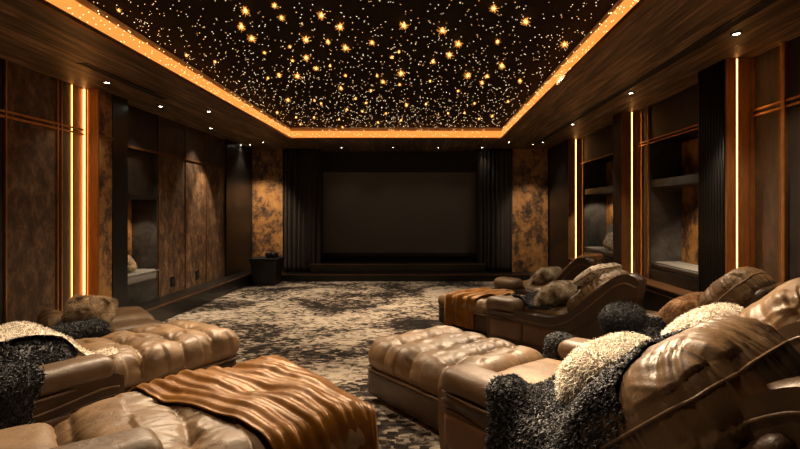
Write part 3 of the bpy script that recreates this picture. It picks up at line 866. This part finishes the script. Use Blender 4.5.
def recliner(name, org, deg, label, w=.85, chaise=1.1, seat0=1.1, back0=1.95, ztop=.42, arms=((-1, 1.1, .58, .56),), panels=(-1, 1),
             seed=0, cush=(2.3, None, .66, .46, .36, .15, 42), pscale=1.0, rows=3, cell=.27, head=False, legs=True, amp=.05, rnd=.10, dd=.011, pmat='leather_dark', arm_h=.22):
    th = math.radians(deg)
    R = empty(name, (org[0], org[1], 0), th, label=label, cat='recliner', group=None)
    hy = w / 2
    def add(nm, V, Q, mat, parent=None, tgt=True):
        o = mesh_np(nm, V, Q, M[mat], parent or R)
        if tgt: TARGETS.append((world_np(V, org, th), Q))
        return o
    if chaise > 0:
        V, Q = rbox(chaise / 2, hy, .115, .03, .05); V = V + np.array([chaise / 2, hy, .04 + .115])
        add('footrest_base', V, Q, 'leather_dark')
        L = chaise / 2 + .01
        V, Q = rbox(L, hy + .01, (ztop - .25) / 2 + .02, rnd, dd)
        hz = (ztop - .25) / 2 + .02
        x, y = V[:, 0] / L, V[:, 1] / (hy + .01)
        up = sm(V[:, 2], -hz * .8, hz * .3)
        crown = ((1 - np.abs(x) ** 4) * (1 - np.abs(y) ** 4)).clip(0) ** .5
        Nn = normals(V, Q)
        d = tuft_disp(V, cell, -L + cell * .9, hy, amp, seed, rows)
        V[:, 2] += crown * .03 * (V[:, 2] > 0)
        V = V + Nn * (d * up * .8 + fbm(V * 9, seed) * .006)[:, None]
        o = add('footrest_cushion', V + np.array([L - .01, hy, .25 + hz - .02]), Q, 'leather_top')
        k = MB(); lo = .262
        c = .05
        k.tube([(chaise, -.012, lo), (c, -.012, lo), (.0, .0, lo), (-.012, c, lo), (-.012, w - c, lo), (0, w, lo), (c, w + .012, lo), (chaise, w + .012, lo)], .011, 8)
        k.build('piping', M['piping'], o, smooth=True)
    # seat
    sl = (back0 + .1 - seat0) / 2
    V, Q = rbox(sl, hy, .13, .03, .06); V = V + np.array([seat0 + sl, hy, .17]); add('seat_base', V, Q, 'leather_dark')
    V, Q = rbox(sl, hy, .09, .08, .035); Nn = normals(V, Q)
    V[:, 2] += .03 * ((1 - (V[:, 0] / sl) ** 4) * (1 - (V[:, 1] / hy) ** 4)).clip(0) * (V[:, 2] > 0)
    V = V + Nn * (fbm(V * 6, seed + 8) * .012)[:, None]
    add('seat_cushion', V + np.array([seat0 + sl, hy, .355]), Q, 'leather_top')
    # side panels
    s0 = seat0
    top = [(s0, .43), (s0 + .12, .44), (s0 + .42, .40), (s0 + .76, .39), (s0 + .97, .45), (s0 + 1.15, .58), (s0 + 1.33, .74), (s0 + 1.47, .86), (s0 + 1.58, .91), (s0 + 1.68, .88)]
    top = [(s0 + (u - s0) * pscale, z) for u, z in top]
    top = catmull(top, 4)
    e = top[-1]
    bot = [(e[0] - .03, .70), (e[0] - .12, .38), (e[0] - .22, .10), (e[0] - .30, .04), (s0 + .06, .04), (s0 + .01, .08), (s0 - .01, .25)]
    prof = (top + bot)[::-1]
    for sd in panels:
        y0, y1 = (-.17, -.005) if sd < 0 else (w + .005, w + .17)
        k = side_panel(prof, y0, y1, .028)
        o = k.build('side_panel', M[pmat], R, smooth=True)
        TARGETS.append((world_np(np.array(k.v), org, th), np.array([q for q in k.f if len(q) == 4])))
        # welt line along the top edge and a lower raised pad
        ye = y0 - .002 if sd < 0 else y1 + .002
        ln = [(u + .0, ye, z - .055) for u, z in top]
        MB().tube(ln, .008, 6).build('piping', M['piping'], o, smooth=True)
        MB().tube([(u + (.02 if u > s0 + .8 * pscale else 0), ye, z - .11 - .09 * max(0, min(1, (u - s0 - .8 * pscale) / .4))) for u, z in top[1:-6]], .006, 6).build('piping', M['leather_dark'], o, smooth=True)
        for (pa, pb) in ((s0 + .03, s0 + .46 * pscale), (s0 + .475 * pscale, s0 + 1.12 * pscale)):
            Vp, Qp = rbox((pb - pa) / 2, .012, .10, .011, .03)
            Vp = Vp + normals(Vp, Qp) * (fbm(Vp * 7, seed + 3) * .004)[:, None]
            mesh_np('pad', Vp + np.array([(pa + pb) / 2, ye, .20]), Qp, M['leather_pad'], o)
    # armrest rolls
    for (sd, u0, ln, zt, *off) in arms:
        yc = (-.09 if sd < 0 else w + .09) + (off[0] if off else 0)
        V, Q = rbox(ln / 2, .125, .075, .070, .02)
        V[:, 2] += .02 * np.cos(np.clip(V[:, 0] / ln, -.5, .5) * 2)
        V = V + normals(V, Q) * (fbm(V * 8, seed + 5) * .007)[:, None]
        V = V + np.array([u0 + ln / 2 - .02, yc, zt - .085])
        o = add('armrest', V, Q, 'leather_arm')
        k = MB(); yy = yc - .112 if sd < 0 else yc + .112
        k.tube([(u0 + .0, yy + .02 * (1 if sd < 0 else -1), zt - .14), (u0 + ln * .5, yy, zt - .145), (u0 + ln - .04, yy, zt - .145)], .008, 6).build('piping', M['piping'], o, smooth=True)
        V, Q = rbox(ln / 2 - .01, .10, (zt - .14 - .36) / 2 + .02, .03, .05)
        add('armrest_support', V + np.array([u0 + ln / 2 - .01, yc, (zt - .14 + .36) / 2]), Q, 'leather_dark')
    # back shell and back cushion
    cu, cv, cz, hw, hh, ht, tilt = cush
    cv = hy if cv is None else cv
    ti = math.radians(tilt)       # recline from vertical
    upv = np.array([math.sin(ti), 0, math.cos(ti)]); nrm = np.array([-math.cos(ti), 0, math.sin(ti)])
    A = np.stack([np.array([0, -1.0, 0]), upv, nrm], 1)
    V, Q = rbox(hw * .95, hh * 1.02, .05, .045, .05)
    Vl = V @ A.T + np.array([cu, cv, cz]) - nrm * (ht + .03)
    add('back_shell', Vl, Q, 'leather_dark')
    V, Q = back_cushion_mesh(hw, hh, ht, seed + 11, wr=.026 * min(1, hw / .42))
    Vl = V @ A.T + np.array([cu, cv, cz])
    o = add('back_cushion', Vl, Q, 'leather_back')
    for z in (0,):
        ang = np.arctan2(V[:, 1] / hh, V[:, 0] / hw); rad_ = np.hypot(V[:, 0], V[:, 1]) - 3 * np.abs(V[:, 2] - ht * .25)
        pts = []
        for q in range(72):
            a_ = -math.pi + (q + .5) * 2 * math.pi / 72
            msk = np.where(np.abs(ang - a_) < math.pi / 72)[0]
            if len(msk): pts.append(V[msk[np.argmax(rad_[msk])]])
        pts.append(pts[0]); P = np.array(pts)
        P[1:-1] = (P[:-2] + 2 * P[1:-1] + P[2:]) / 4
        P[:, :2] *= 1.004
        P = P @ A.T + np.array([cu, cv, cz])
        MB().tube([tuple(p) for p in P], .008, 6, cap=False).build('piping', M['piping'], o, smooth=True)
    # short feet
    if legs:
        for (u, v) in ((seat0 + .1, .08), (seat0 + .1, w - .08), (seat0 + sl * 2 - .1, .08), (seat0 + sl * 2 - .1, w - .08)):
            MB().tube([(u, v, 0), (u, v, .05)], .025, 10).build('foot', M['black'], R, smooth=True)
        if chaise > 0:
            for (u, v) in ((.12, .1), (.12, w - .1)):
                MB().tube([(u, v, 0), (u, v, .05)], .025, 10).build('foot', M['black'], R, smooth=True)
    return R, th

a1 = math.radians(-50.3); ax1 = np.array([math.cos(a1), math.sin(a1)]); lx1 = np.array([-math.sin(a1), math.cos(a1)])
# front right recliner
R1, th1 = recliner('recliner', (-.47, 3.85), -50.3, 'tan leather recliner nearest on the right, with tufted footrest and black curly throw', w=.85, chaise=1.12, ztop=.42,
    arms=((-1, 1.12, .50, .57), (1, 1.22, .62, .58)), cush=(2.36, .24, .60, .50, .44, .17, 48), seed=1, panels=(-1,), pscale=1.12, pmat='leather_arm', cell=.31, rows=3, amp=.042)
# middle right recliner (no footrest)
C2 = np.array([2.28, 3.08]); o2 = C2 - ax1 * 1.15 - lx1 * .42
R2, th2 = recliner('recliner', tuple(o2), -50.3, 'brown leather recliner at the right edge, holding the farther cream shaggy pillow', w=.82, chaise=0, seat0=0, back0=.9, arms=(), panels=(-1,), pscale=.9, pmat='leather_arm',
    cush=(1.2, .41, .70, .44, .40, .15, 45), seed=2)
C3 = np.array([2.60, 4.06]); o3 = C3 - ax1 * .95 - lx1 * .32
R3, th3 = recliner('recliner', tuple(o3), -50.3, 'brown leather recliner against the right wall, holding the caramel pillow', w=.62, chaise=0, seat0=0, back0=.7, arms=((-1, .22, .42, .62),), panels=(), pscale=.7,
    cush=(.98, .33, .78, .31, .27, .10, 42), seed=3)
# pedestal recliner in the middle distance
R4, th4 = recliner('recliner', (.17, 6.34), -47, 'brown leather recliner in the middle distance with a gold throw on its footrest', w=.75, chaise=1.0, seat0=1.0, back0=1.75, ztop=.37, arms=((-1, .98, .42, .53), (1, .98, .42, .53)),
    cush=(2.1, None, .60, .37, .30, .10, 46), seed=4, rows=2, pscale=1.0, amp=.03, panels=(-1,))
a4 = math.radians(-47); ax4 = np.array([math.cos(a4), math.sin(a4)]); lx4 = np.array([-math.sin(a4), math.cos(a4)])
o5 = np.array([.17, 6.34]) + ax4 * .15 + lx4 * 1.2
R5, th5 = recliner('recliner', tuple(o5), -47, 'small brown leather recliner farthest away, in front of the right rust panel', w=.72, chaise=0, seat0=0, back0=.75, arms=((-1, -.02, .40, .55), (1, -.02, .40, .55)),
    cush=(1.02, None, .60, .34, .30, .10, 44), seed=5, pscale=.85, panels=(-1,))
# left side: origin is the far foot corner, v runs towards the camera
al = -137.8; tl = math.radians(al); axl = np.array([math.cos(tl), math.sin(tl)]); lxl = np.array([-math.sin(tl), math.cos(tl)])
al2 = -120; t2 = math.radians(al2); lx2 = np.array([-math.sin(t2), math.cos(t2)])
gL2 = tuple(np.array([-1.6, 4.1]) - lx2 * .80)
L2, thL2 = recliner('recliner', gL2, al2, 'brown leather recliner on the left with a tufted footrest and cream sheepskin', w=.80, chaise=1.05, seat0=1.05, back0=1.95, ztop=.43, arms=((1, 1.07, .85, .57, -.03),), panels=(1,),
    cush=(2.35, None, .66, .42, .40, .14, 45), seed=6, rows=2, amp=.055, cell=.27)
o = np.array([-.28, 2.5]) - lxl * 1.1
L1, thL1 = recliner('recliner', tuple(o), al, 'tan leather recliner nearest on the left, its round footrest under a gold velvet throw', w=1.10, chaise=1.22, seat0=1.22, back0=2.2, ztop=.415, arms=((1, .98, .9, .62, -.22),), panels=(),
    cush=(2.5, None, .68, .5, .4, .14, 45), seed=7, rows=2, amp=.055, cell=.42, rnd=.12)
o = np.array([-2.70, 4.80]) - axl * .05 
L3, thL3 = recliner('recliner', tuple(o - lxl * .82), al, 'brown leather recliner against the left wall, mostly hidden behind a tan fur pillow', w=.70, chaise=0, seat0=0, back0=.6, arms=((1, -.02, .50, .40),), panels=(),
    cush=(.72, None, .34, .33, .24, .09, 72), seed=8, pscale=.85)

# ------------------------------------------------------------------ throws that lie on the recliners
def bvh_of():
    Vs = []; Fs = []; b = 0
    for V, Q in TARGETS:
        Vs += V.tolist(); Fs += (Q + b).tolist(); b += len(V)
    return BVHTree.FromPolygons(Vs, Fs)
BV = bvh_of()

def loc2w(org, th, u, v):
    return org[0] + u * math.cos(th) - v * math.sin(th), org[1] + u * math.sin(th) + v * math.cos(th)

def drape(org, th, u0, u1, v0, v1, sup, d=.02, lift=.012, iters=6, hang_r=.04, edge=.03, seed=0, fold=None, zmin=.02, warp=None):
    """sheet (u0..u1, v0..v1) over support rectangle sup=(U0,U1,V0,V1): what is outside hangs down"""
    nu = int((u1 - u0) / d) + 1; nv = int((v1 - v0) / d) + 1
    A, B = np.meshgrid(np.linspace(u0, u1, nu), np.linspace(v0, v1, nv), indexing='ij')
    # ragged outline
    ea = vn(np.stack([B.ravel() * 5, A.ravel() * 0, A.ravel() * 0], 1), seed).reshape(A.shape) * edge
    eb = vn(np.stack([A.ravel() * 5, B.ravel() * 0 + 3, A.ravel() * 0], 1), seed + 1).reshape(A.shape) * edge
    A2 = A + ea; B2 = B + eb
    if warp is not None: A2, B2 = warp(A2, B2)
    U0, U1, V0, V1 = sup
    cu = np.clip(A2, U0, U1); cv = np.clip(B2, V0, V1)
    ou = A2 - cu; ov = B2 - cv
    Z = np.zeros_like(A)
    for i in range(nu):
        for j in range(nv):
            x, y = loc2w(org, th, cu[i, j], cv[i, j])
            h = BV.ray_cast(Vector((x, y, 2.0)), Vector((0, 0, -1)))
            Z[i, j] = h[0].z if h[0] is not None else 0.0
    Z0 = Z.copy()
    for _ in range(iters):
        Zp = np.pad(Z, 1, mode='edge')
        Zs = (Zp[:-2, 1:-1] + Zp[2:, 1:-1] + Zp[1:-1, :-2] + Zp[1:-1, 2:]) / 4
        Z = np.maximum(Z0, Zs)
    over = np.sqrt(ou ** 2 + ov ** 2) + 1e-9
    hor = np.where(over < hang_r * 1.57, hang_r * np.sin(np.minimum(over / hang_r, 1.57)), hang_r + .10 * (over - 1.57 * hang_r))
    drop = np.where(over < hang_r * 1.57, hang_r * (1 - np.cos(np.minimum(over / hang_r, 1.57))), hang_r + (over - 1.57 * hang_r))
    u = cu + ou / over * hor * (over > 1e-6); v = cv + ov / over * hor * (over > 1e-6)
    Z = np.maximum(Z + lift - drop, zmin)
    V = np.stack([u.ravel(), v.ravel(), Z.ravel()], 1)
    i, j = np.meshgrid(np.arange(nu - 1), np.arange(nv - 1), indexing='ij')
    Q = np.stack([i * nv + j, (i + 1) * nv + j, (i + 1) * nv + j + 1, i * nv + j + 1], -1).reshape(-1, 4)
    if fold is not None:
        Nn = normals(V, Q)
        V = V + Nn * fold(A.ravel(), B.ravel(), V)[:, None]
    return V, Q

def wnp_obj(name, V, Q, mat, org, th, label, cat, solid=0, fur=None, group=None, kind=None):
    """mesh in the recliner's frame, but a thing of its own"""
    if fur:
        n, L, R_, sp, cu_, seed, droop = fur
        o = fur_mesh(name, V, Q, n, L, R_, sp, cu_, M[mat], seed, None, droop)
    else:
        o = mesh_np(name, V, Q, M[mat])
    o.location = (org[0], org[1], 0); o.rotation_euler = (0, 0, th)
    if solid:
        s = o.modifiers.new('solid', 'SOLIDIFY'); s.thickness = solid; s.offset = 1
    tag(o, label, cat, group, kind)
    return o

# black curly throw on the front right recliner
g1 = (-.47, 3.85)
V, Q = drape(g1, th1, 1.52, 2.25, -.62, .56, (1.40, 2.3, -.19, .6), d=.02, lift=.02, iters=60, seed=3, edge=.04)
wnp_obj('curly_throw', V, Q, 'blackfur', g1, th1, 'big black curly wool throw over the near arm of the front right recliner', 'throw', fur=(15000, .026, .0052, .45, .35, 31, .25))
# black curly throw on the second right recliner
g2 = tuple(o2)
V, Q = drape(g2, th2, -.14, .75, -.22, .80, (.02, .8, -.10, .8), d=.025, lift=.03, iters=10, seed=5, edge=.04)
wnp_obj('curly_throw', V, Q, 'blackfur', g2, th2, 'black curly wool throw on the seat behind the cream pillow and the far arm', 'throw', fur=(9000, .028, .0058, .45, .35, 33, .2))
# bunched curly throw on the far front corner of that recliner
def blob(hx, hy, hz, seed, amp=.03, d=.02):
    V, Q = rbox(hx, hy, hz, min(hx, hy, hz) * .97, d)
    V = V + normals(V, Q) * (fbm(V * 7, seed) * amp)[:, None]
    return V, Q
V, Q = blob(.17, .15, .12, 4)
o = fur_mesh('curly_throw', V, Q, 3200, .032, .0065, .5, .35, M['blackfur'], 35, None, .2)
o.location = (1.74, 4.20, .56); o.rotation_euler = (0, 0, .5)
tag(o, 'bunched black curly throw just left of the caramel fur pillow', 'throw')
V, Q = blob(.085, .085, .17, 6)
o = fur_mesh('curly_throw', V, Q, 2200, .028, .0058, .5, .35, M['blackfur'], 37, None, .3)
o.location = (1.0, 3.56, .43)
tag(o, 'small black curly bundle at the front end of the front right recliner far arm', 'throw')

# gold velvet throw on the front left footrest
gL1 = tuple(np.array([-.28, 2.5]) - lxl * 1.1)
def gfold(A, B, V):
    # folds run across the footrest (along v) and fan out
    c = A * 92 + 9 * vn(np.stack([A * 1.6, B * 1.6, A * 0], 1), 3) + B * 3.2
    r = np.sin(c) * .5 + np.sin(c * .53 + 1.7) * .5 + .4 * np.sin(c * 2.3 + 3 * vn(np.stack([A * 4, B * 2, A * 0], 1), 9))
    r = (1 - 2 * np.abs(np.sin(c * .5))) * .8 + (1 - 2 * np.abs(np.sin(c * .23 + 1))) * .6
    return .0095 * r + .012 * vn(np.stack([A * 5, B * 4, A * 0], 1), 8)
def gwarp(A, B):
    return A - .10 * B * 0 , B
V, Q = drape(gL1, thL1, -.40, .78, -.20, 1.45, (.06, .9, .06, 1.04), d=.011, lift=.030, iters=40, hang_r=.10, seed=7, fold=gfold, edge=.012, zmin=.05,
    warp=lambda A, B: (A + .28 * np.clip((.75 - B), -1, 1) * np.clip((A + .4) / 1.0, 0, 1) - .12, B))
wnp_obj('velvet_throw', V, Q, 'gold', gL1, thL1, 'burnt gold velvet throw spread over the round footrest in the left foreground', 'throw', solid=.008)
# gold throw on the middle distance footrest
def gfold2(A, B, V):
    c = A * 42 + 4 * vn(np.stack([A * 2, B * 2, A * 0], 1), 13)
    return .016 * np.sin(c) + .008 * np.sin(c * 2.2 + 1)
V, Q = drape((.17, 6.34), th4, .14, .62, -.36, .62, (.0, .9, .03, .72), d=.014, lift=.02, iters=20, hang_r=.05, seed=9, fold=gfold2, edge=.05, zmin=.05,
    warp=lambda A, B: (A + .25 * np.clip(.4 - B, 0, 1) * 0 + .35 * np.clip(B, 0, 1), B))
wnp_obj('velvet_throw', V, Q, 'gold', (.17, 6.34), th4, 'gold fringed throw hanging over the footrest in the middle distance', 'throw', solid=.006)
# throw on the seat of that recliner
V, Q = drape((.17, 6.34), th4, 1.15, 1.62, -.02, .72, (1.0, 1.9, 0.0, .74), d=.025, lift=.03, iters=8, seed=19, edge=.05)
wnp_obj('curly_throw', V, Q, 'blackfur', (.17, 6.34), th4, 'black curly throw on the seat of the middle distance recliner', 'throw', fur=(4500, .032, .007, .5, .35, 39, .2))

# left side throws
V, Q = blob(.42, .38, .16, 14, .03, .03)
Vm = V + np.array([1.56, .36, .52])
o = fur_mesh('curly_cushion', Vm, Q, 9000, .026, .0055, .45, .35, M['blackfur'], 41, None, .2)
o.location = (*gL2, 0); o.rotation_euler = (0, 0, thL2); tag(o, 'large rounded black curly cushion on the seat of the left recliner', 'cushion')
TARGETS.append((world_np(Vm, gL2, thL2), Q)); BV = bvh_of()
V, Q = drape(gL2, thL2, 1.0, 2.1, -.10, .66, (.9, 2.3, -.05, .9), d=.025, lift=.045, iters=16, seed=15, edge=.05,
    warp=lambda A, B: (A, B - .14 * np.clip(A - 1.2, 0, 1) + .35 * np.clip(1.35 - A, 0, .35) * np.clip(B + .1, 0, 1)))
wnp_obj('sheepskin_throw', V, Q, 'creamfur', gL2, thL2, 'cream sheepskin laid over the black curly cushion on the left', 'throw', fur=(9000, .030, .0032, .6, .25, 43, .3))
V, Q = drape(gL2, thL2, 1.50, 2.4, .55, 1.42, (1.2, 2.5, .2, .98), d=.025, lift=.03, iters=10, seed=17, edge=.05)
wnp_obj('curly_throw', V, Q, 'blackfur', gL2, thL2, 'black curly throw hanging over the arm at the left edge of the photo', 'throw', fur=(11000, .026, .0055, .45, .35, 45, .25))
# black throw and fur pillow on the farthest left recliner
V, Q = blob(.22, .13, .07, 24)
o = fur_mesh('curly_throw', V, Q, 4200, .028, .006, .5, .35, M['blackfur'], 47, None, .2)
o.location = (-3.05, 4.20, .44); o.rotation_euler = (0, 0, tl + .3); tag(o, 'black curly throw below the tan fur pillow on the left', 'throw')
V, Q = pillow_shape(.20, .14, .10, .02, .01, 25)
o = fur_mesh('fur_pillow', V, Q, 7000, .034, .0030, .5, .25, M['tanfur'], 49, None, .2); put(o, (-3.14, 4.50, .57), axes((.9, .25, -.1), (.35, -.75, .65)))
tag(o, 'tan and dark fur pillow on the far left recliner, below the glowing wall strips', 'pillow')

# ---- pillows on the right
def shaggy(name, loc, xa, zn, hx, hy, hz, mat, n, L, R_, seed, label, droop=.35):
    V, Q = pillow_shape(hx, hy, hz, .02, .012, seed)
    A = axes(xa, zn)
    Vw = V @ A.T
    o = fur_mesh(name, Vw, Q, n, L, R_, .55, .22, M[mat], seed, None, droop, segs=3)
    o.location = loc
    tag(o, label, 'pillow'); return o
shaggy('shaggy_pillow', (1.03, 2.66, .64), (lx1[0], lx1[1], -.02), (-ax1[0] * .75, -ax1[1] * .75, .75), .36, .165, .12, 'creamfur', 9000, .042, .0042, 51, 'cream shaggy pillow beside the big black curly throw, the nearer of two')
shaggy('shaggy_pillow', (1.93, 3.34, .66), (lx1[0] * .9 + .1, lx1[1], .12), (-ax1[0] * .75, -ax1[1] * .75, .75), .35, .20, .11, 'creamfur', 8500, .040, .0044, 53, 'cream shaggy pillow on the right edge recliner, the farther of two')
shaggy('fur_pillow', (2.24, 4.14, .65), (lx1[0], lx1[1], .15), (-ax1[0] * .75, -ax1[1] * .75, .7), .31, .15, .09, 'caramelfur', 5000, .016, .0035, 55, 'caramel brown fur pillow on the recliner against the right wall')
c4 = lambda u, v, z: (.17 + ax4[0] * u + lx4[0] * v, 6.34 + ax4[1] * u + lx4[1] * v, z)
n4 = (-ax4[0] * .75, -ax4[1] * .75, .75)
shaggy('fur_pillow', c4(1.60, .26, .58), (lx4[0], lx4[1], 0), n4, .25, .19, .09, 'greyfur', 4500, .022, .0045, 57, 'mottled beige fur pillow on the middle distance recliner')
soft_pillow('head_pillow', c4(2.06, .36, .84), (lx4[0], lx4[1], 0), (-ax4[0] * .6, -ax4[1] * .6, .85), .34, .15, .07, 'patterned', 'mottled head pillow on top of the middle distance recliner', seed=62, piping='piping')
c5 = lambda u, v, z: (o5[0] + ax4[0] * u + lx4[0] * v, o5[1] + ax4[1] * u + lx4[1] * v, z)
shaggy('fur_pillow', c5(.50, .30, .56), (lx4[0], lx4[1], 0), n4, .24, .20, .08, 'greyfur', 3500, .020, .0045, 63, 'grey patterned pillow on the farthest small recliner')
soft_pillow('head_pillow', c5(1.12, .34, .84), (lx4[0], lx4[1], 0), (-ax4[0] * .6, -ax4[1] * .6, .85), .30, .13, .06, 'caramel', 'brown head pillow on top of the farthest small recliner', seed=64, piping='piping')
